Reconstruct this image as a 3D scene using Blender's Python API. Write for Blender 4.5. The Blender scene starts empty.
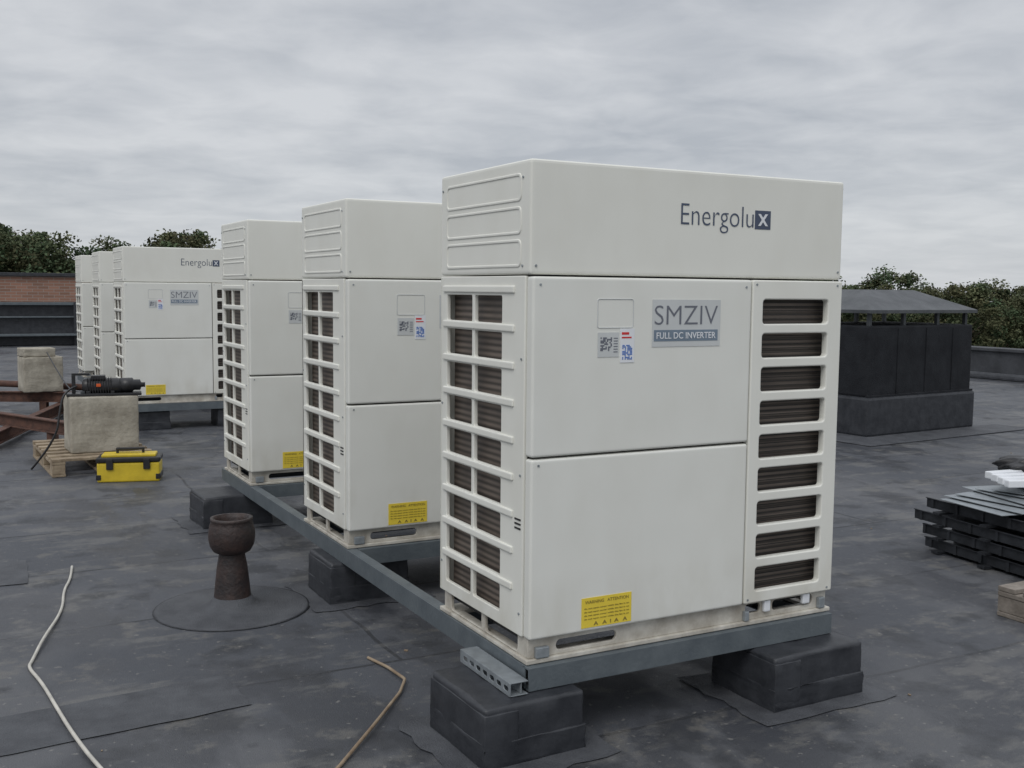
import bpy, bmesh, math, random
import numpy as np
from mathutils import Vector, Matrix
random.seed(7); np.random.seed(7)
scene = bpy.context.scene
R = math.radians
UH, UW, UD = 1.635, 1.34, 0.68
# camera / row pose, metres and radians
OX, OY, HC, ROT, PIT, ROL, F = .0541, 3.3543, 1.2199, .4942, .0882, .0098, 1055.75
YS = [0, 1.734, 3.515, 8.565, 10.40, 12.25]
BASE = 0.28
CZ = HC + BASE
def U(x, y, z=0.0):
    c, s = math.cos(ROT), math.sin(ROT)
    return Vector((OX + c*x - s*y, OY + s*x + c*y, z))

# ---------- materials ----------
def nt(name):
    m = bpy.data.materials.new(name); m.use_nodes = True
    n = m.node_tree; b = n.nodes['Principled BSDF']; return m, n, b
def mat(name, col, rough=.6, var=.15, scale=6, bump=.1, bscale=60, metal=0, col2=None, spec=.5):
    m, n, b = nt(name); N = n.nodes; L = n.links
    tc = N.new('ShaderNodeTexCoord')
    no = N.new('ShaderNodeTexNoise'); no.inputs['Scale'].default_value = scale; no.inputs['Detail'].default_value = 6
    no.inputs['Roughness'].default_value = .65
    L.new(tc.outputs['Object'], no.inputs['Vector'])
    cr = N.new('ShaderNodeValToRGB'); cr.color_ramp.elements[0].position = .35; cr.color_ramp.elements[1].position = .65
    c2 = col2 or tuple(min(1, c*(1+var)) for c in col); c1 = col if col2 else tuple(c*(1-var) for c in col)
    cr.color_ramp.elements[0].color = (*c1, 1); cr.color_ramp.elements[1].color = (*c2, 1)
    L.new(no.outputs['Fac'], cr.inputs['Fac']); out = cr.outputs['Color']
    L.new(out, b.inputs['Base Color'])
    b.inputs['Roughness'].default_value = rough; b.inputs['Metallic'].default_value = metal
    b.inputs['Specular IOR Level'].default_value = spec
    if bump:
        n2 = N.new('ShaderNodeTexNoise'); n2.inputs['Scale'].default_value = bscale; n2.inputs['Detail'].default_value = 4
        L.new(tc.outputs['Object'], n2.inputs['Vector'])
        bp = N.new('ShaderNodeBump'); bp.inputs['Strength'].default_value = bump; bp.inputs['Distance'].default_value = .01
        L.new(n2.outputs['Fac'], bp.inputs['Height']); L.new(bp.outputs['Normal'], b.inputs['Normal'])
    return m

def unit_paint(name, base, rough=.42):
    m, n, b = nt(name); N = n.nodes; L = n.links
    tc = N.new('ShaderNodeTexCoord'); oi = N.new('ShaderNodeObjectInfo')
    mp = N.new('ShaderNodeMapping'); mp.inputs['Scale'].default_value = (4, 4, 2)
    L.new(tc.outputs['Object'], mp.inputs['Vector'])
    no = N.new('ShaderNodeTexNoise'); no.noise_dimensions = '4D'; no.inputs['Scale'].default_value = 1.6; no.inputs['Detail'].default_value = 6
    mu = N.new('ShaderNodeMath'); mu.operation = 'MULTIPLY'; mu.inputs[1].default_value = 30
    L.new(oi.outputs['Random'], mu.inputs[0]); L.new(mu.outputs[0], no.inputs['W']); L.new(mp.outputs[0], no.inputs['Vector'])
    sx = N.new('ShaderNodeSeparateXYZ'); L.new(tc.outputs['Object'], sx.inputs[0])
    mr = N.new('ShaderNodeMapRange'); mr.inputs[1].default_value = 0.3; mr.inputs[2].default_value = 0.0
    mr.inputs[3].default_value = .10; mr.inputs[4].default_value = .7; L.new(sx.outputs['Z'], mr.inputs[0])  # dirt thickens towards the base, doubling as occlusion shade painted into the colour
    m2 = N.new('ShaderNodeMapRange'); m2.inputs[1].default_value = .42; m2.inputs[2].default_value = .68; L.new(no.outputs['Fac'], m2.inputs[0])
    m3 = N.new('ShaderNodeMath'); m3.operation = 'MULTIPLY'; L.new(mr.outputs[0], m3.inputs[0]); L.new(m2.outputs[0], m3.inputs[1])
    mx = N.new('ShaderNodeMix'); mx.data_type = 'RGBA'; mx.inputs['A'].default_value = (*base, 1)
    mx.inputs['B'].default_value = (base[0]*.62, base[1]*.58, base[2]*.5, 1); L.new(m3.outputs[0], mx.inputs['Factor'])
    L.new(mx.outputs['Result'], b.inputs['Base Color'])
    b.inputs['Roughness'].default_value = rough
    n2 = N.new('ShaderNodeTexNoise'); n2.inputs['Scale'].default_value = 2.2; n2.inputs['Detail'].default_value = 2
    L.new(tc.outputs['Object'], n2.inputs['Vector'])
    bp = N.new('ShaderNodeBump'); bp.inputs['Strength'].default_value = .4; bp.inputs['Distance'].default_value = .016
    L.new(n2.outputs['Fac'], bp.inputs['Height']); L.new(bp.outputs['Normal'], b.inputs['Normal'])
    return m

def coil_mat():
    m, n, b = nt('coil_fins'); N = n.nodes; L = n.links
    tc = N.new('ShaderNodeTexCoord')
    w = N.new('ShaderNodeTexWave'); w.bands_direction = 'Z'; w.inputs['Scale'].default_value = 14; w.inputs['Distortion'].default_value = .3
    L.new(tc.outputs['Object'], w.inputs['Vector'])
    no = N.new('ShaderNodeTexNoise'); no.inputs['Scale'].default_value = 5; L.new(tc.outputs['Object'], no.inputs['Vector'])
    mu = N.new('ShaderNodeMath'); mu.operation = 'MULTIPLY'; L.new(w.outputs['Fac'], mu.inputs[0]); L.new(no.outputs['Fac'], mu.inputs[1])
    cr = N.new('ShaderNodeValToRGB'); cr.color_ramp.elements[0].color = (.06, .050, .043, 1); cr.color_ramp.elements[1].color = (.21, .172, .145, 1)
    cr.color_ramp.elements[1].position = .55
    L.new(mu.outputs[0], cr.inputs['Fac']); L.new(cr.outputs[0], b.inputs['Base Color'])
    b.inputs['Roughness'].default_value = .5; b.inputs['Metallic'].default_value = .2
    return m

def roof_mat():
    m, n, b = nt('bitumen_membrane'); N = n.nodes; L = n.links
    tc = N.new('ShaderNodeTexCoord')
    dn = N.new('ShaderNodeTexNoise'); dn.inputs['Scale'].default_value = 1.5; dn.inputs['Detail'].default_value = 3; L.new(tc.outputs['Object'], dn.inputs['Vector'])
    ad = N.new('ShaderNodeVectorMath'); ad.operation = 'MULTIPLY_ADD'; ad.inputs[1].default_value = (.08, .08, 0)
    L.new(dn.outputs['Color'], ad.inputs[0]); L.new(tc.outputs['Object'], ad.inputs[2])
    br = N.new('ShaderNodeTexBrick'); br.inputs['Scale'].default_value = 1; br.inputs['Brick Width'].default_value = 7.5
    br.inputs['Row Height'].default_value = 1.0; br.inputs['Mortar Size'].default_value = .014; br.inputs['Mortar Smooth'].default_value = .7
    br.inputs['Color1'].default_value = (.064, .070, .083, 1); br.inputs['Color2'].default_value = (.098, .104, .118, 1); br.inputs['Mortar'].default_value = (.026, .028, .033, 1)
    L.new(ad.outputs[0], br.inputs['Vector'])
    def noise(sc, det, lo, hi, sx=None, ro=.6):
        q = N.new('ShaderNodeTexNoise'); q.inputs['Scale'].default_value = sc; q.inputs['Detail'].default_value = det; q.inputs['Roughness'].default_value = ro
        if sx:
            mp = N.new('ShaderNodeMapping'); mp.inputs['Scale'].default_value = sx; L.new(tc.outputs['Object'], mp.inputs[0]); L.new(mp.outputs[0], q.inputs['Vector'])
        else: L.new(tc.outputs['Object'], q.inputs['Vector'])
        r = N.new('ShaderNodeMapRange'); r.inputs[1].default_value = lo; r.inputs[2].default_value = hi; L.new(q.outputs['Fac'], r.inputs[0]); return r.outputs[0], q.outputs['Fac']
    def mixc(fac, a, col, k):
        mm = N.new('ShaderNodeMath'); mm.operation = 'MULTIPLY'; mm.inputs[1].default_value = k; L.new(fac, mm.inputs[0])
        x = N.new('ShaderNodeMix'); x.data_type = 'RGBA'; L.new(mm.outputs[0], x.inputs['Factor']); L.new(a, x.inputs['A']); x.inputs['B'].default_value = (*col, 1); return x.outputs['Result']
    big, _ = noise(.5, 6, .47, .57); st, _ = noise(1.4, 7, .53, .61, (1, 2.4, 1), .72); dk, _ = noise(.8, 6, .49, .56, (2.3, 1, 1))
    st2, _ = noise(4.5, 7, .56, .64, (1, 1, 1), .7)
    sp, _ = noise(30, 2, .66, .71); gr, grf = noise(230, 2, .3, .7); dark2, _ = noise(2.6, 6, .54, .62)
    c = mixc(big, br.outputs['Color'], (.135, .138, .146), .65)
    c = mixc(dk, c, (.034, .037, .046), .62)
    c = mixc(st, c, (.185, .182, .172), .5)
    c = mixc(dark2, c, (.024, .026, .031), .65)
    c = mixc(st2, c, (.20, .19, .17), .45)
    c = mixc(sp, c, (.30, .29, .27), .5)
    c = mixc(gr, c, (.022, .024, .028), .35)
    L.new(c, b.inputs['Base Color'])
    rr = N.new('ShaderNodeMapRange'); rr.inputs[3].default_value = .68; rr.inputs[4].default_value = .42; L.new(dk, rr.inputs[0]); L.new(rr.outputs[0], b.inputs['Roughness'])
    sm = N.new('ShaderNodeMath'); sm.operation = 'MULTIPLY_ADD'; sm.inputs[1].default_value = -.8; L.new(br.outputs['Fac'], sm.inputs[0]); L.new(grf, sm.inputs[2])
    bp = N.new('ShaderNodeBump'); bp.inputs['Strength'].default_value = .5; bp.inputs['Distance'].default_value = .006; L.new(sm.outputs[0], bp.inputs['Height'])
    lo = N.new('ShaderNodeBump'); lo.inputs['Strength'].default_value = .7; lo.inputs['Distance'].default_value = .05; L.new(dn.outputs['Fac'], lo.inputs['Height'])
    L.new(lo.outputs[0], bp.inputs['Normal']); L.new(bp.outputs[0], b.inputs['Normal'])
    return m

def brick_mat():
    m, n, b = nt('brickwork'); N = n.nodes; L = n.links
    tc = N.new('ShaderNodeTexCoord'); s = N.new('ShaderNodeSeparateXYZ'); c = N.new('ShaderNodeCombineXYZ')
    L.new(tc.outputs['Object'], s.inputs[0]); L.new(s.outputs['X'], c.inputs['X']); L.new(s.outputs['Z'], c.inputs['Y'])
    br = N.new('ShaderNodeTexBrick'); br.inputs['Scale'].default_value = 1; br.inputs['Brick Width'].default_value = .25; br.inputs['Row Height'].default_value = .075
    br.inputs['Mortar Size'].default_value = .006
    br.inputs['Color1'].default_value = (.32, .17, .12, 1); br.inputs['Color2'].default_value = (.22, .12, .085, 1); br.inputs['Mortar'].default_value = (.3, .27, .24, 1)
    L.new(c.outputs[0], br.inputs['Vector']); L.new(br.outputs['Color'], b.inputs['Base Color']); b.inputs['Roughness'].default_value = .9
    return m

M = dict(
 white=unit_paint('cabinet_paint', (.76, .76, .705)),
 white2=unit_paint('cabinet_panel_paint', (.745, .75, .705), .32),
 base=mat('base_paint', (.34, .31, .26), .55, .2, 7, .1, 40, col2=(.62, .60, .54)),
 dark=mat('dark_interior', (.02, .02, .02), .7),
 coil=coil_mat(),
 steel=mat('grey_steel_paint', (.085, .102, .115), .45, .18, 8, .15, 90, col2=(.12, .14, .152)),
 galv=mat('galvanised', (.30, .33, .35), .42, .15, 20, .05, 80, .4),
 bit=mat('bitumen_cover', (.018, .020, .025), .46, .45, 9, .4, 12, col2=(.040, .043, .050)),
 felt=mat('felt_patch', (.045, .048, .056), .65, .3, 5, .5, 160, col2=(.085, .09, .10)),
 feltd=mat('parapet_felt', (.030, .032, .037), .7, .3, 3, .5, 60, col2=(.060, .064, .072)),
 roof=roof_mat(), brick=brick_mat(),
 rust=mat('rust', (.06, .032, .025), .8, .3, 14, .4, 50, col2=(.13, .062, .042)),
 rustp=mat('rusty_cast_iron', (.018, .016, .017), .55, .3, 11, .4, 60, col2=(.052, .031, .026)),
 conc=mat('rough_concrete', (.27, .245, .20), .9, .3, 5, .6, 30, col2=(.46, .43, .36)),
 wood=mat('pallet_wood', (.2, .15, .1), .85, .3, 12, .3, 50, col2=(.38, .31, .22)),
 woodg=mat('weathered_wood', (.14, .12, .1), .85, .3, 12, .3, 50, col2=(.26, .23, .2)),
 yel=mat('yellow_plastic', (.62, .46, .03), .4, .12, 8, .05),
 blk=mat('black_plastic', (.018, .018, .02), .4, .3, 8, .05),
 ysk=mat('yellow_label', (.78, .60, .06), .5, .04, 8, 0),
 ink=mat('label_ink', (.25, .19, .04), .6, .05, 8, 0),
 logo=mat('logo_ink', (.06, .08, .13), .4, .05, 8, 0),
 plate=mat('label_grey', (.56, .58, .58), .3, .03, 8, 0),
 bar=mat('label_bar', (.17, .22, .28), .3, .05, 8, 0),
 grey=mat('label_text_grey', (.14, .15, .18), .3, .05, 8, 0),
 lwhite=mat('label_white', (.74, .76, .79), .4, .04, 8, 0),
 red=mat('label_red', (.6, .03, .03), .4, .05, 8, 0),
 blue=mat('label_blue', (.08, .18, .5), .4, .05, 8, 0),
 orange=mat('orange_plastic', (.6, .1, .02), .4, .05, 8, 0),
 hose=mat('cable_jacket', (.52, .50, .45), .6, .15, 12, .1),
 cab2=mat('wood_strip', (.20, .14, .09), .8, .3, 12, .1, col2=(.34, .27, .19)),
 dsteel=mat('dark_steel', (.06, .066, .072), .5, .35, 4, .2, 50, .4, col2=(.11, .117, .125)),
 tray=mat('tray_steel', (.035, .038, .044), .5, .35, 8, .2, 50, .4),
 grass=mat('grass', (.04, .06, .02), .95, .3, .05, 0, col2=(.08, .10, .04)),
 facade=mat('facade', (.3, .28, .25), .9),
 bark=mat('bark', (.09, .07, .05), .95),
 net=mat('black_roofing', (.010, .011, .014), .75, .3, 5, .5, 90, spec=.25, col2=(.020, .022, .026)),
)

# ---------- mesh helpers ----------
def mesh_obj(name, bm, m, parent=None, smooth=False):
    me = bpy.data.meshes.new(name); bm.to_mesh(me); bm.free()
    me.materials.append(m)
    if smooth:
        for pl in me.polygons: pl.use_smooth = True
    o = bpy.data.objects.new(name, me); scene.collection.objects.link(o)
    if parent: o.parent = parent
    return o
def empty(name, loc=(0,0,0), rz=0):
    o = bpy.data.objects.new(name, None); o.empty_display_size = .1; scene.collection.objects.link(o)
    o.location = loc; o.rotation_euler = (0, 0, rz); return o
def boxes(name, bl, m, bevel=.004, parent=None, seg=2, rough=0):
    bm = bmesh.new()
    for b in bl:
        x0, x1, y0, y1, z0, z1 = b[:6]
        r = bmesh.ops.create_cube(bm, size=1)
        vs = r['verts']
        bmesh.ops.scale(bm, vec=(x1-x0, y1-y0, z1-z0), verts=vs)
        T = Matrix.Translation(((x0+x1)/2, (y0+y1)/2, (z0+z1)/2))
        if len(b) > 6: T = T @ Matrix.Rotation(b[6], 4, b[7] if len(b) > 7 else 'Z')
        bmesh.ops.transform(bm, matrix=T, verts=vs)
    if bevel: bmesh.ops.bevel(bm, geom=bm.edges[:], offset=bevel, segments=seg, affect='EDGES', profile=.6)
    if rough:
        bmesh.ops.subdivide_edges(bm, edges=[e for e in bm.edges if e.calc_length() > .06], cuts=5, use_grid_fill=True)
        for v in bm.verts: v.co += Vector([random.uniform(-rough, rough) for _ in range(3)])
    return mesh_obj(name, bm, m, parent, bool(rough))
def rrect(x0, x1, y0, y1, r, seg=4):
    pts = []
    for cx, cy, a in ((x1-r, y1-r, 0), (x0+r, y1-r, 90), (x0+r, y0+r, 180), (x1-r, y0+r, 270)):
        for i in range(seg+1):
            t = R(a + 90*i/seg); pts.append((cx + r*math.cos(t), cy + r*math.sin(t)))
    return pts
def plate(name, loops, thick, bevel, m, plane, off, parent=None):
    cu = bpy.data.curves.new(name, 'CURVE'); cu.dimensions = '2D'; cu.fill_mode = 'BOTH'
    cu.extrude = thick/2 - bevel; cu.bevel_depth = bevel; cu.bevel_resolution = 2; cu.offset = -bevel
    for lp in loops:
        s = cu.splines.new('POLY'); s.points.add(len(lp)-1); s.use_cyclic_u = True
        for i, q in enumerate(lp): s.points[i].co = (q[0], q[1], 0, 1)
    o = bpy.data.objects.new('tmp', cu); scene.collection.objects.link(o); bpy.context.view_layer.update()
    dg = bpy.context.evaluated_depsgraph_get(); me = bpy.data.meshes.new_from_object(o.evaluated_get(dg)); bpy.data.objects.remove(o)
    if plane == 'XZ': T = Matrix(((1,0,0,0),(0,0,-1,off),(0,1,0,0),(0,0,0,1)))
    elif plane == 'YZ': T = Matrix(((0,0,1,off),(1,0,0,0),(0,1,0,0),(0,0,0,1)))
    else: T = Matrix.Translation((0, 0, off))
    me.transform(T); me.materials.clear(); me.materials.append(m)
    o = bpy.data.objects.new(name, me); scene.collection.objects.link(o)
    if parent: o.parent = parent
    return o
def text(name, s, x0, x1, z0, z1, y, m, parent=None, bold=0):
    cu = bpy.data.curves.new(name, 'FONT'); cu.body = s; cu.size = 1; cu.extrude = .004; cu.offset = bold; cu.resolution_u = 4
    o = bpy.data.objects.new('tmp', cu); scene.collection.objects.link(o); bpy.context.view_layer.update()
    dg = bpy.context.evaluated_depsgraph_get(); me = bpy.data.meshes.new_from_object(o.evaluated_get(dg)); bpy.data.objects.remove(o)
    c = np.array([v.co[:] for v in me.vertices]); lo, hi = c.min(0), c.max(0)
    for v in me.vertices:
        a = (v.co.x-lo[0])/(hi[0]-lo[0]); b_ = (v.co.y-lo[1])/(hi[1]-lo[1])
        v.co = Vector((x0+a*(x1-x0), y - (.0005 if v.co.z > 0 else -.0003), z0+b_*(z1-z0)))
    me.materials.clear(); me.materials.append(m)
    o = bpy.data.objects.new(name, me); scene.collection.objects.link(o)
    if parent: o.parent = parent
    return o
def lathe(name, prof, m, parent=None, loc=(0,0,0), seg=32, axis='Z'):
    bm = bmesh.new(); rings = []
    for r, z in prof:
        rings.append([bm.verts.new((r*math.cos(2*math.pi*i/seg), r*math.sin(2*math.pi*i/seg), z)) for i in range(seg)])
    for a, b in zip(rings, rings[1:]):
        for i in range(seg): bm.faces.new((a[i], a[(i+1) % seg], b[(i+1) % seg], b[i]))
    if prof[0][0] > .001: bm.faces.new(list(reversed(rings[0])))
    if prof[-1][0] > .001: bm.faces.new(rings[-1])
    if axis == 'X': bmesh.ops.rotate(bm, matrix=Matrix.Rotation(R(90), 3, 'Y'), verts=bm.verts)
    if axis == 'Y': bmesh.ops.rotate(bm, matrix=Matrix.Rotation(R(-90), 3, 'X'), verts=bm.verts)
    bmesh.ops.translate(bm, vec=loc, verts=bm.verts)
    bmesh.ops.recalc_face_normals(bm, faces=bm.faces)
    return mesh_obj(name, bm, m, parent, True)
def tube(name, pts, rad, m, parent=None, order=3):
    cu = bpy.data.curves.new(name, 'CURVE'); cu.dimensions = '3D'; cu.bevel_depth = rad; cu.bevel_resolution = 3; cu.resolution_u = 8
    s = cu.splines.new('NURBS'); s.points.add(len(pts)-1); s.use_endpoint_u = True; s.order_u = order
    for i, q in enumerate(pts): s.points[i].co = (*q, 1)
    o = bpy.data.objects.new(name, cu); cu.materials.append(m); scene.collection.objects.link(o)
    if parent: o.parent = parent
    return o

# ---------- air-conditioning unit ----------
def build_unit():
    e = empty('air_conditioning_unit'); W, D, H = UW, UD, UH
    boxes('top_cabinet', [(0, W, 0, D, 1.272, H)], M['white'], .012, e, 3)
    for k, cx in enumerate((.36, .98)):
        lathe(f'fan_opening_{k+1}', [(.27, H-.002), (.27, H+.0015)], M['dark'], e, (cx, D/2, 0))
        boxes(f'fan_guard_{k+1}', [(cx-.265, cx+.265, D/2-.004, D/2+.004, H+.002, H+.005, R(a)) for a in range(0, 180, 20)], M['dsteel'], 0, e)
    boxes('coil_block', [(.04, W-.04, .045, D-.04, .11, 1.26)], M['coil'], 0, e)
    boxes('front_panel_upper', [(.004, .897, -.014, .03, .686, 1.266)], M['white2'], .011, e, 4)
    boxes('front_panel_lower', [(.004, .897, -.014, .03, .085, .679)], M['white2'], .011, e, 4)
    zs = [.115 + .1225*i for i in range(9)]
    holes = [rrect(.953, 1.268, z+.014, z+.014+.088, .012) for z in zs]
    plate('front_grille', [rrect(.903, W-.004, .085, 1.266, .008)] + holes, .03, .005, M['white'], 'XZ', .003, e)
    sh = []
    for z in zs:
        sh += [rrect(.190, .395, z+.016, z+.016+.092, .008), rrect(.415, .625, z+.016, z+.016+.092, .008)]
    side = [rrect(.032, D, .0855, 1.268, .006)] + sh
    for nm, x in (('side_grille_left', .008), ('side_grille_right', W-.008)):
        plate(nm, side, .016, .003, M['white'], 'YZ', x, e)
    for nm, x0, x1 in (('side_ribs_left', -.007, .006), ('side_ribs_right', W-.006, W+.007)):
        boxes(nm, [(x0, x1, .10, .65, z-.010, z+.014) for z in zs[1:] + [1.222]], M['white'], .0055, e, 3)
    bh = [rrect(.1+.385*c, .45+.385*c, z+.018, z+.108, .01) for z in zs for c in range(3)]
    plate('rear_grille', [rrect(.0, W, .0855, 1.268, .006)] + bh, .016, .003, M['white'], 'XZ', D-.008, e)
    boxes('coil_tubes', [(.93, 1.30, .034, .037, .13+.0153*i, .1325+.0153*i) for i in range(72)], M['dark'], 0, e)
    for k, (z0, z1) in enumerate(((1.295, 1.385), (1.40, 1.49), (1.505, 1.595))):
        o = rrect(.06, .63, z0, z1, .02, 5); i_ = rrect(.070, .62, z0+.010, z1-.010, .013, 5)
        plate(f'pressed_rim_{k+1}', [o, i_], .006, .0028, M['white'], 'YZ', 0.0, e)
        plate(f'pressed_rim_right_{k+1}', [o, i_], .006, .0028, M['white'], 'YZ', W, e)
    plate('hatch_rim', [rrect(.245, .388, 1.100, 1.197, .008), rrect(.2475, .3855, 1.1025, 1.1945, .006)], .003, .0008, M['plate'], 'XZ', -.0145, e)
    plate('base_front', [rrect(.012, W-.012, .016, .092, .004), rrect(.12, .36, .03, .066, .017), rrect(.93, 1.0, .04, .075, .012), rrect(1.06, 1.26, .035, .075, .015)], .012, .002, M['base'], 'XZ', .016, e)
    bs = [rrect(.02, D-.02, .016, .092, .004), rrect(.08, .32, .022, .085, .012), rrect(.35, .60, .022, .085, .012)]
    plate('base_side_left', bs, .012, .002, M['base'], 'YZ', .018, e)
    plate('base_side_right', bs, .012, .002, M['base'], 'YZ', W-.018, e)
    boxes('base_rails', [(0, W, -.004, .09, 0.001, .016), (0, W, D-.09, D, 0.001, .016), (.002, .06, .0905, D-.0905, .001, .014), (W-.06, W-.002, .0905, D-.0905, .001, .014)], M['base'], .003, e)
    boxes('base_pan', [(.04, W-.04, .06, D-.04, .05, .10)], M['dark'], 0, e)
    boxes('feet_brackets', [(.035, .085, -.008, .009, .018, .055), (.915, .935, -.008, .009, .018, .055), (1.28, 1.31, -.008, .009, .018, .06)], M['galv'], .004, e)
    boxes('shipping_clips', [(1.01, 1.04, -.004, .012, .04, .083), (1.20, 1.235, -.004, .012, .045, .083)], M['lwhite'], .005, e)
    bm = bmesh.new()
    for x, z in ((.03, 1.24), (.87, 1.24), (.03, .66), (.92, .10), (1.31, .10), (1.31, 1.25), (.92, 1.25), (.02, 1.30), (1.32, 1.30)):
        r = bmesh.ops.create_cone(bm, segments=10, radius1=.004, radius2=.004, depth=.004, cap_ends=True)
        y = -.0145 if x < .9 else -.0125
        if z > 1.28: y = -.001
        bmesh.ops.transform(bm, matrix=Matrix.Translation((x, y, z)) @ Matrix.Rotation(R(90), 4, 'X'), verts=r['verts'])
    for y_, z in ((.05, 1.58), (.05, 1.30), (.05, 1.0), (.05, .62), (.05, .16), (.66, 1.58), (.66, .8), (.66, .2)):
        r = bmesh.ops.create_cone(bm, segments=10, radius1=.004, radius2=.004, depth=.005, cap_ends=True)
        bmesh.ops.transform(bm, matrix=Matrix.Translation((-.001, y_, z)) @ Matrix.Rotation(R(90), 4, 'Y'), verts=r['verts'])
    mesh_obj('screws', bm, M['galv'], e)
    boxes('side_vents', [(-.002, .002, .045, .085, z, z+.006) for z in (.44, .455, .47)], M['dark'], 0, e)
    yp = -.0152
    def lab(n, x0, x1, z0, z1, m, y=yp): return boxes(n, [(x0, x1, y-.0006, y+.001, z0, z1)], M[m], 0, e)
    lab('model_plate', .465, .755, 1.035, 1.195, 'plate')
    text('model_text', 'SMZIV', .474, .742, 1.110, 1.175, yp-.0012, M['grey'], e, -.012)
    lab('model_bar', .472, .744, 1.054, 1.092, 'bar', yp-.001)
    text('model_subtext', 'FULL DC INVERTER', .482, .734, 1.062, 1.084, yp-.0025, M['lwhite'], e, .006)
    lab('grey_code_label', .248, .331, 1.005, 1.086, 'plate')
    g = []
    for i in range(9):
        for j in range(9):
            if random.random() < .5: g.append((.258+.005*i, .263+.005*i, yp-.0014, yp, 1.025+.005*j, 1.03+.005*j))
    g += [(.310, .326, yp-.0014, yp, 1.02+.009*j, 1.023+.009*j) for j in range(6)]
    boxes('code_marks', g, M['grey'], 0, e)
    lab('paper_label', .337, .393, .985, 1.098, 'lwhite')
    boxes('label_red_text', [(.342, .371, yp-.0014, yp, 1.078, 1.086), (.342, .381, yp-.0014, yp, 1.066, 1.071)], M['red'], 0, e)
    boxes('label_blue_code', [(.345+.005*i, .349+.005*i, yp-.0014, yp, .995+.005*j, .999+.005*j) for i in range(8) for j in range(10) if random.random() < .6], M['blue'], 0, e)
    lab('warning_label', .202, .402, .098, .20, 'ysk')
    text('warning_head', 'WARNING   ATTENTION', .215, .39, .180, .191, yp-.0012, M['ink'], e)
    for k in range(4): text(f'warning_line_{k}', 'do not open cover while the fan is on', .212, .392, .160-.012*k, .167-.012*k, yp-.0012, M['ink'], e)
    text('warning_symbols', 'A   A  !  A   A', .25, .385, .104, .117, yp-.0012, M['ink'], e, .03)
    text('brand_text', 'Energolu', .586, .905, 1.427, 1.522, -.0012, M['logo'], e, -.014)
    boxes('brand_square', [(.912, .984, -.0012, .0, 1.446, 1.512)], M['logo'], 0, e)
    text('brand_x', 'x', .925, .971, 1.458, 1.50, -.0022, M['lwhite'], e, .01)
    return e
first = build_unit()
kids = list(first.children)
def place(e, y):
    e.location = U(0, y, BASE); e.rotation_euler = (0, 0, ROT)
place(first, 0)
for y in YS[1:]:
    e = empty('air_conditioning_unit'); place(e, y)
    for k in kids:
        c = bpy.data.objects.new(k.name.split('.')[0], k.data); scene.collection.objects.link(c); c.parent = e

# ---------- support frames ----------
def frame(y0, y1, us):
    e = empty('steel_support_frame', U(0, 0, 0), ROT)
    T0, T1 = BASE-.08, BASE-.0005
    def chan_y(n, x, ya, yb):
        s = 1 if x < .5 else -1
        boxes(n, [(min(x, x+s*.006), max(x, x+s*.006), ya, yb, T0, T1), (min(x+s*.0065, x+s*.05), max(x+s*.0065, x+s*.05), ya, yb, T1-.007, T1), (min(x+s*.0065, x+s*.05), max(x+s*.0065, x+s*.05), ya, yb, T0, T0+.006)], M['steel'], .0015, e)
    chan_y('side_beam_left', -.004, y0+.03, y1); chan_y('side_beam_right', UW-.02, y0+.03, y1)
    bl = []
    for u in us:
        for yy in (u-.028, u+UD-.03):
            a, b = (0.052, UW-.075) if yy > y0+.05 else (-.004, UW-.012)
            bl += [(a, b, yy, yy+.006, T0+.001, T1-.001), (a, b, yy+.0065, yy+.045, T1-.008, T1-.001), (a, b, yy+.0065, yy+.045, T0+.001, T0+.007)]
    boxes('cross_beams', bl, M['steel'], .0015, e)
    return e
f1 = frame(-.03, YS[2]+UD+.06, YS[:3]); f2 = frame(YS[3]-.03, YS[5]+UD+.06, YS[3:])
def strut():
    e = empty('perforated_strut_channel', U(-.078, -.04, BASE-.079), ROT)
    hs = [rrect(.012+.05*i, .044+.05*i, .014, .030, .0075) for i in range(7)]
    plate('slotted_web', [rrect(0, .37, 0, .045, .002)]+hs, .003, .0008, M['galv'], 'YZ', 0, e)
    boxes('flanges', [(.002, .065, 0, .37, .042, .045), (.002, .065, 0, .37, 0, .003), (.04, .043, .003, .37, .0035, .0415)], M['galv'], .0008, e)
strut()
def pad(x0, x1, y0, y1, h=.199, patch=True):
    w, d = x1-x0, y1-y0
    e = empty('bitumen_covered_block', U((x0+x1)/2, (y0+y1)/2, 0), ROT + R(random.uniform(-3, 3)))
    boxes('block', [(-w/2, w/2, -d/2, d/2, 0, h)], M['bit'], .016, e, 3, .0026)
    boxes('wrap_flap', [(-w/2-.003, -w/2+.12, -d/2-.004, d/2+.004, .01, h*.9), ], M['bit'], .004, e, 2, .0012)
    boxes('wrap_lap', [(-w/2-.004, w/2+.004, -d/2-.004, d/2+.004, .0, h*.42)], M['bit'], .004, e, 2, .0026)
    if patch:
        bm = bmesh.new(); n = 40; vs = []
        for i in range(n):
            t = 2*math.pi*i/n; c_, s_ = math.cos(t), math.sin(t); k = 1/max(abs(c_), abs(s_))
            vs.append(bm.verts.new(((w/2+.1)*c_*k*random.uniform(.95, 1.05), (d/2+.09)*s_*k*random.uniform(.95, 1.05), .004)))
        bm.faces.new(vs); mesh_obj('felt_collar', bm, M['felt'], e)
pad(-.2, .17, -.09, .30); pad(.935, 1.37, -.15, .19)
pad(-.06, .34, 1.80, 2.13); pad(.95, 1.32, 1.85, 2.19)
pad(-.26, .17, YS[2]+.15, YS[2]+.5); pad(.95, 1.32, YS[2]+.17, YS[2]+.5)
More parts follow.
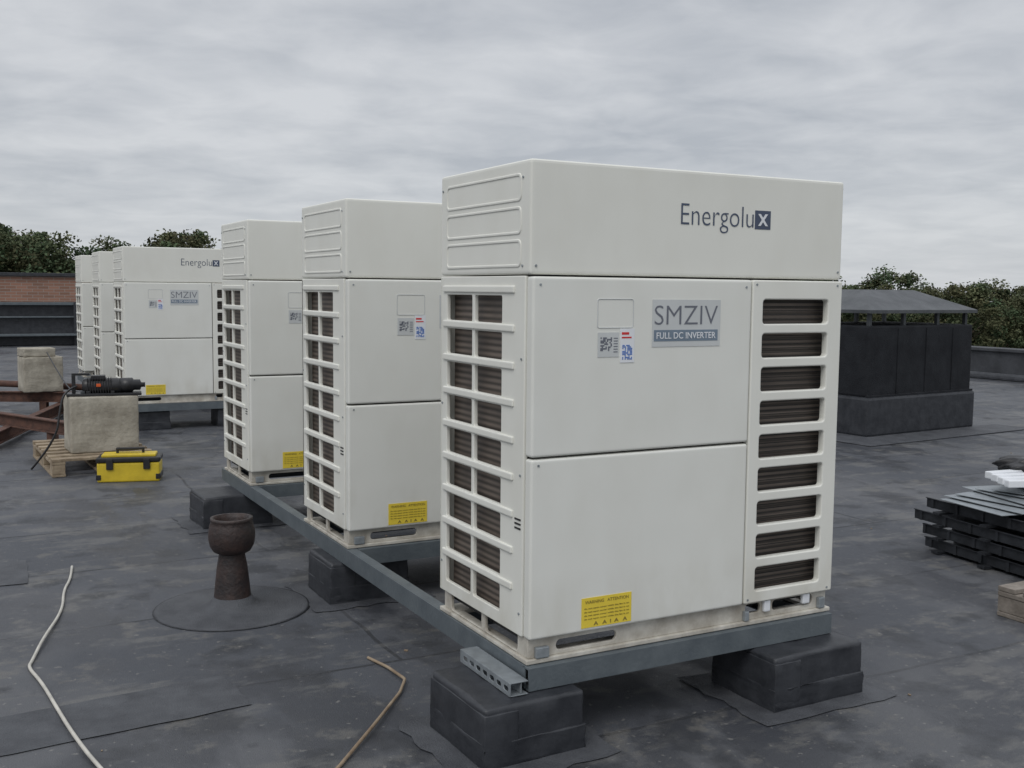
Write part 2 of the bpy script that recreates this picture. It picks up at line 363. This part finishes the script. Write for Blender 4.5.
for y in YS[3:]:
    pad(.1, .45, y+.02, y+.35, patch=False); pad(.95, 1.3, y+.02, y+.35, patch=False)

# ---------- roof ----------
RX0, RX1, RY0, RY1 = -26, 14.9, -14, 26.4
roof = empty('flat_roof', U(0, 0, 0), ROT)
bm = bmesh.new(); vs = [bm.verts.new(q) for q in ((RX0, RY0, 0), (RX1, RY0, 0), (RX1, RY1, 0), (RX0, RY1, 0))]; bm.faces.new(vs)
mesh_obj('membrane', bm, M['roof'], roof)
boxes('building_walls', [(RX0, RX1+.3, RY0, RY1+.3, -8, -.01)], M['facade'], 0, roof)
# repair sheets torched over the membrane
for k, (px, py, sw, sd, rz) in enumerate(((-1.6, .7, .9, .34, 4), (-2.6, 2.9, 1.3, .5, -3), (2.3, 2.6, .6, 1.5, 2), (4.4, 4.2, 1.4, .6, 5), (-4.5, 6.0, 1.0, 1.0, 8))):
    bm = bmesh.new(); vv = []
    for (ax, ay), (bx, by) in (((0, 0), (1, 0)), ((1, 0), (1, 1)), ((1, 1), (0, 1)), ((0, 1), (0, 0))):
        for i in range(8):
            t = i/8; vv.append(bm.verts.new((sw*(ax+(bx-ax)*t)+random.uniform(-.008, .008), sd*(ay+(by-ay)*t)+random.uniform(-.008, .008), .004)))
    bm.faces.new(vv); o = mesh_obj(f'repair_sheet_{k}', bm, M['felt'], roof); o.location = (px, py, 0); o.rotation_euler = (0, 0, R(rz))
par = empty('roof_parapet', U(0, 0, 0), ROT)
boxes('upstand', [(RX1, RX1+.3, RY0, RY1, 0, .5)], M['feltd'], .01, par)
boxes('coping', [(RX1-.05, RX1+.35, RY0, RY1, .503, .56)], M['feltd'], .01, par)
boxes('angled_fillet', [(RX1-.09, RX1-.002, RY0, RY1, .004, .12)], M['felt'], .04, par)
wall = empty('brick_parapet_wall', U(0, 0, 0), ROT)
boxes('brickwork', [(RX0, RX1, RY1, RY1+.38, 1.1, 1.74)], M['brick'], 0, wall)
boxes('black_upstand', [(RX0, RX1, RY1-.06, RY1+.38, 0, 1.097)], M['bit'], .01, wall)
boxes('ledges', [(RX0, RX1, RY1-.25, RY1-.065, 1.02, 1.09), (RX0, RX1, RY1-.2, RY1-.065, .70, .74), (RX0, RX1, RY1-.5, RY1-.065, .25, .3)], M['steel'], .01, wall)
boxes('coping', [(RX0, RX1, RY1-.08, RY1+.46, 1.743, 1.83)], M['bit'], .01, wall)
boxes('brackets', [(x, x+.06, RY1-.28, RY1-.26, 0, 1.09) for x in np.arange(RX0, RX1, 2.1)], M['bit'], 0, wall)
boxes('terrain', [(-1500, 1500, -1500, 1500, -8.5, -8.02)], M['grass'], 0)

# ---------- vent pipe ----------
vp = empty('cast_iron_vent_pipe', (-1.305, 4.86, 0))
lathe('stem', [(.092, 0), (.091, .03), (.085, .06), (.079, .12), (.070, .2), (.060, .255), (.064, .30)], M['rustp'], vp)
lathe('cup', [(.060, .262), (.085, .275), (.100, .30), (.107, .335), (.107, .365), (.100, .40), (.094, .415), (.097, .42), (.097, .432), (.083, .432), (.078, .41), (.07, .35), (.0, .33)], M['rustp'], vp)
lathe('collar_felt', [(.36, .003), (.34, .007), (.16, .012), (.105, .03), (.088, .06)], M['felt'], vp)

# ---------- roof ventilation shaft ----------
vs_ = empty('roof_ventilation_shaft', (3.71, 10.95, 0), R(33))
w, d = 1.86, 1.3
boxes('plinth', [(-.0, w, 0, d, 0, .42)], M['bit'], .03, vs_)
boxes('shaft_body', [(.04, w-.04, .04, d-.04, .42, 1.17)], M['net'], .02, vs_)
boxes('felt_laps', [(x, x+.012, .030, .041, .44, 1.14) for x in (.5, .98, 1.45)] + [(.02, w-.02, .02, .05, .415, .44)], M['net'], .004, vs_)
boxes('hood_posts', [(x, x+.04, y, y+.04, 1.1, 1.33) for x in (.08, .64, 1.22, w-.13) for y in (.08, d-.13)], M['dsteel'], .003, vs_)
bm = bmesh.new()
def hq(o_, z): return [bm.verts.new(q) for q in ((-o_, -o_, z), (w+o_, -o_, z), (w+o_, d+o_, z), (-o_, d+o_, z))]
lo = hq(-.01, 1.30); l2 = hq(-.01, 1.335)
hi = [bm.verts.new(q) for q in ((.5, .5, 1.55), (w-.5, .5, 1.55), (w-.5, d-.5, 1.55), (.5, d-.5, 1.55))]
bm.faces.new(lo[::-1]); bm.faces.new(hi)
for a, b in ((lo, l2), (l2, hi)):
    for i in range(4): bm.faces.new((a[i], a[(i+1) % 4], b[(i+1) % 4], b[i]))
mesh_obj('metal_hood', bm, M['dsteel'], vs_)
boxes('felt_skirt', [(-.5, w+.4, -.45, -.002, .003, .012), (-.5, -.002, -.002, d+.4, .003, .012)], M['felt'], .004, vs_)

# ---------- left cluster ----------
tb = empty('yellow_toolbox', (-3.174, 7.992, 0), R(13))
boxes('case', [(0, .46, 0, .22, .0, .150)], M['yel'], .015, tb, 3)
boxes('lid', [(-.006, .466, -.006, .226, .153, .192)], M['blk'], .014, tb, 3)
boxes('lid_top', [(.03, .43, .03, .19, .188, .212)], M['yel'], .01, tb, 3)
boxes('handle', [(.13, .15, .10, .12, .205, .238), (.32, .34, .10, .12, .205, .238), (.13, .34, .095, .125, .235, .255)], M['blk'], .006, tb)
boxes('latches', [(.07, .12, -.014, .0, .10, .18), (.34, .39, -.014, .0, .10, .18)], M['blk'], .004, tb)
boxes('side_grips', [(-.006, .03, -.006, .226, .02, .06), (.43, .466, -.006, .226, .02, .06)], M['blk'], .004, tb)
def pallet(loc, rz, w=.8, d=1.2, m='wood'):
    e = empty('wooden_pallet', loc, rz); bl = []
    n = 7
    for i in range(n):
        y = i*(d-.09)/(n-1); bl.append((0, w, y, y+.09, .122, .144))
    for x in (0, w/2-.05, w-.1):
        bl.append((x, x+.1, 0, d, .098, .12)); bl.append((x, x+.1, 0, d, 0.002, .022))
        for y in (0, d/2-.07, d-.14): bl.append((x+.003, x+.097, y, y+.14, .024, .096))
    boxes('boards', bl, M[m], .003, e)
    return e
PZ = R(31)
pallet((-3.60, 8.185, 0), PZ, .8, 1.2)
cw = empty('concrete_counterweight', (-3.56, 8.46, .146), PZ)
boxes('block', [(0, .53, 0, .37, 0, .455)], M['conc'], .012, cw, 2, .003)
boxes('lifting_bolts', [(.1, .13, .1, .13, .45, .50), (.42, .45, .28, .31, .45, .50)], M['dsteel'], .003, cw)
hm = empty('electric_hoist_motor', (-3.60, 8.53, .605), R(20))
lathe('motor_body', [(.045, 0), (.062, .01), (.066, .04), (.066, .27), (.06, .30), (.04, .31)], M['blk'], hm, (.10, .10, .075), 24, 'X')
boxes('cooling_fins', [(.14+.02*i, .146+.02*i, .03, .17, .005, .146) for i in range(10)], M['blk'], .002, hm)
lathe('gear_head', [(.06, 0), (.06, .10), (.045, .11), (.045, .16), (.02, .17), (.02, .2)], M['blk'], hm, (.39, .10, .08), 20, 'X')
boxes('motor_feet', [(-.02, .56, .02, .20, -.002, .02), (.13, .16, .03, .19, .0, .04), (.32, .35, .03, .19, .0, .04), (.17, .28, .05, .15, .13, .165)], M['blk'], .005, hm)
boxes('grip_handle', [(.02, .05, .09, .11, .02, .17), (.02, .16, .09, .11, .165, .185)], M['blk'], .006, hm)
boxes('motor_label', [(.21, .245, .02, .035, .075, .10)], M['orange'], .003, hm)
tube('motor_cable', [(.06, .08, .08), (-.03, .05, .05), (-.07, .02, -.1), (-.1, -.02, -.35), (-.3, .1, -.595)], .009, M['blk'], hm)
cb = empty('concrete_counterweight', (-5.53, 11.92, .29), R(35))
boxes('block_lower', [(0, .42, 0, .38, 0, .40)], M['conc'], .012, cb, 2, .004)
boxes('block_upper', [(.0, .34, .03, .33, .403, .50, R(4))], M['conc'], .010, cb, 2, .003)
rf = empty('rusty_hoist_frame', (0, 0, 0))
def ibeam(a, b, h=.12, wd=.08):
    a, b = Vector(a), Vector(b); L_ = (b-a).length
    o = boxes('i_beam', [(0, L_, -wd/2, wd/2, h-.012, h), (0, L_, -wd/2, wd/2, 0, .012), (0, L_, -.005, .005, .0125, h-.0125)], M['rust'], .002, rf)
    o.location = a; o.rotation_euler = (0, 0, math.atan2(b.y-a.y, b.x-a.x)); return o
ibeam((-8.2, 12.55, .15), (-3.85, 9.40, .15)); ibeam((-9.2, 12.15, .165), (-4.95, 12.15, .165)); ibeam((-5.35, 12.9, .04), (-4.75, 9.6, .04))
boxes('legs', [(-4.3, -4.22, 9.68, 9.76, 0, .15), (-5.45, -5.37, 12.1, 12.18, 0, .165), (-6.4, -6.32, 11.2, 11.28, 0, .15), (-7.2, -7.12, 12.1, 12.18, 0, .165)], M['rust'], .003, rf)
tube('rusty_pipe', [(-7.6, 12.9, .33), (-6.4, 12.7, .34), (-5.0, 12.5, .3)], .04, M['rust'], rf)
tube('steel_cable', [(-5.3, 12.0, .75), (-4.6, 10.8, .5), (-3.8, 9.2, .55), (-3.4, 8.8, .65)], .006, M['tray'], rf)

# ---------- right cluster ----------
st = empty('stacked_cable_trays', (2.80, 5.21, 0), R(21))
bl = []
for k in range(4):
    z = .02 + .076*k
    for i in range(4):
        x = .0 + .25*i + random.uniform(-.02, .02) + (.02 if k % 2 else 0); y0 = random.uniform(-.04, .05); L_ = 1.0+random.uniform(-.07, .05)
        bl += [(x, x+.22, y0, y0+L_, z, z+.004), (x, x+.004, y0, y0+L_, z+.0045, z+.058), (x+.216, x+.22, y0, y0+L_, z+.0045, z+.058)]
        bl += [(x-.010, x-.0005, y0, y0+L_, z+.054, z+.058), (x+.2205, x+.232, y0, y0+L_, z+.054, z+.058)]
        for q in range(6): bl.append((x-.008, x-.001, y0+.03+q*.19, y0+.05+q*.19, z, z+.053))
    bl += [(-.03, 1.02, yy, yy+.05, z-.014, z-.001) for yy in (.1, .5, .85)]
boxes('trays', bl, M['tray'], 0, st)
sheets = [(-.03+.08*i, .22+.09*i, .30+random.uniform(-.15, .15), .92+random.uniform(-.1, .12), .325+.011*i, .328+.011*i, R(random.uniform(-22, 22))) for i in range(8)]
boxes('loose_sheets', sheets, M['galv'], 0, st)
boxes('white_strips', [(.22, .62, .55+.06*i, .60+.06*i, .425+.009*i, .465+.009*i, R(-14+5*i)) for i in range(4)], M['lwhite'], .006, st)
bm = bmesh.new(); bmesh.ops.create_icosphere(bm, subdivisions=4, radius=1)
for v in bm.verts:
    nrm = v.co.copy(); v.co = Vector((nrm.x*.2, nrm.y*.16, nrm.z*.05)) * (1+.12*math.sin(nrm.x*9+nrm.y*5)+.08*math.sin(nrm.y*13+nrm.z*7)) + Vector((.62, .82, .50))
mesh_obj('black_bag', bm, M['blk'], st, True)
pallet((2.70, 4.10, 0), ROT, 1.1, .86, 'woodg')

# ---------- cables / strips ----------
tube('loose_white_cable', [(-2.342,5.532,.008),(-2.25,5.30,.008),(-2.20,5.09,.008),(-2.065,4.765,.008),(-1.965,4.33,.02),(-1.905,4.10,.008),(-1.89,4.03,.008),(-1.77,3.88,.008),(-1.61,3.64,.008),(-1.455,3.40,.02),(-1.286,3.182,.008),(-1.05,2.9,.008)], .0065, M['hose'])
tube('broken_wood_strip', [(-.575,4.183,.006),(-.480,4.06,.012),(-.397,3.913,.02),(-.404,3.80,.012),(-.457,3.489,.022),(-.529,3.199,.008),(-.58,3.0,.008)], .0060, M['cab2'], None, 2)
bl = []
for i in range(40):
    x = random.uniform(-5, 6); y = random.uniform(3.2, 12); s = random.uniform(.004, .010)
    bl.append((x, x+s*random.uniform(1, 2.4), y, y+s, .001, .001+s*.5, random.uniform(0, 3)))
boxes('scattered_debris', bl, M['cab2'], 0)

# ---------- trees ----------
leafm, n, b = nt('foliage'); ca = n.nodes.new('ShaderNodeVertexColor'); ca.layer_name = 'col'
n.links.new(ca.outputs['Color'], b.inputs['Base Color']); b.inputs['Roughness'].default_value = .9
b.inputs['Specular IOR Level'].default_value = .1
def tree_mesh(k):
    rng = np.random.RandomState(50+k); H = 1.0*rng.uniform(10, 12.5); rad = rng.uniform(2.6, 3.6)
    ncl, nl = 100, 140; Q, C = [], []
    for c in range(ncl):
        t = rng.uniform(0.2, 1); prof = math.sin(math.pi*min(1, (t-.12)/.95))**.6
        a = rng.uniform(0, 2*math.pi); rr = rad*prof*math.sqrt(rng.uniform(.05, 1))
        cen = np.array([rr*math.cos(a), rr*math.sin(a), H*t]); cr = rng.uniform(.4, 1.05)
        shade = rng.uniform(.6, 1.4); hue = rng.uniform(-1, 1)
        dd = rng.normal(size=(nl, 3)); dd /= np.linalg.norm(dd, axis=1)[:, None]
        q = cen + dd*cr*rng.uniform(.3, 1.15, (nl, 1))*np.array([1, 1, .8]); s = rng.uniform(.07, .16, (nl, 1))
        a1 = rng.normal(size=(nl, 3)); a1 /= np.linalg.norm(a1, axis=1)[:, None]
        a2 = np.cross(a1, rng.normal(size=(nl, 3))); a2 /= np.linalg.norm(a2, axis=1)[:, None]
        Q.append(np.stack([q-a1*s, q-a2*s*.6, q+a1*s, q+a2*s*.6], 1).reshape(-1, 3))
        sh = shade*rng.uniform(.8, 1.2, nl)
        col = np.stack([.088*sh*(1+.2*hue), .104*sh, .058*sh, np.ones(nl)], 1); C.append(np.repeat(col, 4, 0))
    V = np.concatenate(Q); C = np.concatenate(C).astype(np.float32)
    me = bpy.data.meshes.new(f'crown_{k}'); me.from_pydata(V.tolist(), [], np.arange(len(V)).reshape(-1, 4).tolist())
    at = me.color_attributes.new('col', 'FLOAT_COLOR', 'CORNER'); at.data.foreach_set('color', C.ravel())
    me.materials.append(leafm)
    bm = bmesh.new()
    def limb(a, b, r0, r1):
        a, b = Vector(a), Vector(b); dv = b-a; r = bmesh.ops.create_cone(bm, segments=7, radius1=r0, radius2=r1, depth=dv.length)
        bmesh.ops.transform(bm, matrix=Matrix.Translation((a+b)/2) @ dv.to_track_quat('Z', 'Y').to_matrix().to_4x4(), verts=r['verts'])
    limb((0, 0, 0), (.1, .1, H*.5), .2, .12); limb((.1, .1, H*.5), (0, 0, H*.92), .12, .03)
    for i in range(9):
        a = rng.uniform(0, 6.28); z = H*rng.uniform(.25, .7); limb((0, 0, z), (rad*.7*math.cos(a), rad*.7*math.sin(a), z+1.5), .07, .02)
    tm = bpy.data.meshes.new(f'trunk_{k}'); bm.to_mesh(tm); bm.free(); tm.materials.append(M['bark'])
    return me, tm
TM = [tree_mesh(k) for k in range(5)]
tl = empty('distant_tree_line', (0, 0, -8.02))
rng = random.Random(3)
for ring, (d0, hs) in enumerate(((92, .84), (106, .96))):
    ang = -42
    while ang < 42:
        dd = d0 + rng.uniform(-3, 3); s = hs*rng.uniform(.84, 1.13)
        if ang < -15: s *= 1.27
        k = rng.randrange(5); me, tm = TM[k]; rz = rng.uniform(0, 6.28)
        for mm, nme in ((me, 'crown'), (tm, 'trunk')):
            o = bpy.data.objects.new(nme, mm); scene.collection.objects.link(o); o.parent = tl
            o.location = (dd*math.sin(R(ang)), dd*math.cos(R(ang)), 0); o.scale = (s*1.2, s*1.2, s)
            o.rotation_euler = (0, 0, rz)
        ang += rng.uniform(1.4, 2.4)

# ---------- world ----------
w = bpy.data.worlds.new("World"); scene.world = w; w.use_nodes = True; N = w.node_tree.nodes; L = w.node_tree.links
bg = N['Background']; bg.inputs['Strength'].default_value = .1
sky = N.new('ShaderNodeTexSky'); sky.sky_type = 'NISHITA'; sky.sun_disc = False; sky.sun_elevation = R(50); sky.sun_rotation = R(200)
tc = N.new('ShaderNodeTexCoord'); sp = N.new('ShaderNodeSeparateXYZ'); L.new(tc.outputs['Generated'], sp.inputs[0])
zz = N.new('ShaderNodeMath'); zz.operation = 'ADD'; zz.inputs[1].default_value = .12; L.new(sp.outputs['Z'], zz.inputs[0])
zm = N.new('ShaderNodeMath'); zm.operation = 'MAXIMUM'; zm.inputs[1].default_value = .05; L.new(zz.outputs[0], zm.inputs[0])
dx = N.new('ShaderNodeMath'); dx.operation = 'DIVIDE'; L.new(sp.outputs['X'], dx.inputs[0]); L.new(zm.outputs[0], dx.inputs[1])
dy = N.new('ShaderNodeMath'); dy.operation = 'DIVIDE'; L.new(sp.outputs['Y'], dy.inputs[0]); L.new(zm.outputs[0], dy.inputs[1])
cv = N.new('ShaderNodeCombineXYZ'); L.new(dx.outputs[0], cv.inputs[0]); L.new(dy.outputs[0], cv.inputs[1])
def cn(sc, det, ro, off):
    mp = N.new('ShaderNodeMapping'); mp.inputs['Location'].default_value = off; L.new(cv.outputs[0], mp.inputs[0])
    q = N.new('ShaderNodeTexNoise'); q.inputs['Scale'].default_value = sc; q.inputs['Detail'].default_value = det; q.inputs['Roughness'].default_value = ro; q.inputs['Distortion'].default_value = .3
    L.new(mp.outputs[0], q.inputs['Vector']); return q.outputs['Fac']
a_ = cn(.7, 4, .5, (3, 1, 0)); b_ = cn(2.9, 6, .55, (0, 4, 0))
ma = N.new('ShaderNodeMix'); ma.inputs['Factor'].default_value = .5; L.new(a_, ma.inputs['A']); L.new(b_, ma.inputs['B'])
cr = N.new('ShaderNodeValToRGB'); cr.color_ramp.elements[0].position = .36; cr.color_ramp.elements[1].position = .62
cr.color_ramp.elements[0].color = (.45, .475, .515, 1); cr.color_ramp.elements[1].color = (.655, .67, .695, 1)
L.new(ma.outputs['Result'], cr.inputs['Fac'])
# paler band of haze towards the horizon
hz = N.new('ShaderNodeMapRange'); hz.inputs[1].default_value = .12; hz.inputs[2].default_value = 0; hz.inputs[3].default_value = 0; hz.inputs[4].default_value = .65
L.new(sp.outputs['Z'], hz.inputs[0])
hm_ = N.new('ShaderNodeMix'); hm_.data_type = 'RGBA'; L.new(hz.outputs[0], hm_.inputs['Factor']); L.new(cr.outputs[0], hm_.inputs['A']); hm_.inputs['B'].default_value = (.62, .645, .68, 1)
gr = N.new('ShaderNodeMapRange'); gr.inputs[1].default_value = .3; gr.inputs[2].default_value = .9; gr.inputs[3].default_value = 10; gr.inputs[4].default_value = 17
L.new(sp.outputs['Z'], gr.inputs[0])
vsn = N.new('ShaderNodeVectorMath'); vsn.operation = 'SCALE'; L.new(hm_.outputs['Result'], vsn.inputs[0]); L.new(gr.outputs[0], vsn.inputs['Scale'])
mx = N.new('ShaderNodeMix'); mx.data_type = 'RGBA'; mx.inputs['Factor'].default_value = .93
L.new(sky.outputs[0], mx.inputs['A']); L.new(vsn.outputs[0], mx.inputs['B']); L.new(mx.outputs['Result'], bg.inputs['Color'])
sl = bpy.data.lights.new('sun', 'SUN'); sl.energy = 1.1; sl.angle = R(30); sl.color = (1, .97, .93)
so = bpy.data.objects.new('sun', sl); scene.collection.objects.link(so)
dirn = Vector((-math.sin(R(20))*math.cos(R(50)), -math.cos(R(20))*math.cos(R(50)), math.sin(R(50))))
so.rotation_euler = dirn.to_track_quat('Z', 'Y').to_euler(); so.location = (0, 0, 20)

# ---------- camera ----------
cam = bpy.data.cameras.new('camera'); co = bpy.data.objects.new('camera', cam); scene.collection.objects.link(co)
fw = Vector((0, math.cos(PIT), -math.sin(PIT))); up = Vector((0, math.sin(PIT), math.cos(PIT))); r0 = Vector((1, 0, 0))
r_ = math.cos(ROL)*r0 + math.sin(ROL)*up; u_ = -math.sin(ROL)*r0 + math.cos(ROL)*up
Mx = Matrix((r_, u_, -fw)).transposed().to_4x4(); Mx.translation = (0, 0, CZ); co.matrix_world = Mx
cam.sensor_width = 36; cam.lens = F*36/1024; cam.clip_end = 5000; cam.clip_start = .05
scene.camera = co
scene.view_settings.view_transform = 'Standard'; scene.view_settings.look = 'None'; scene.view_settings.exposure = 0
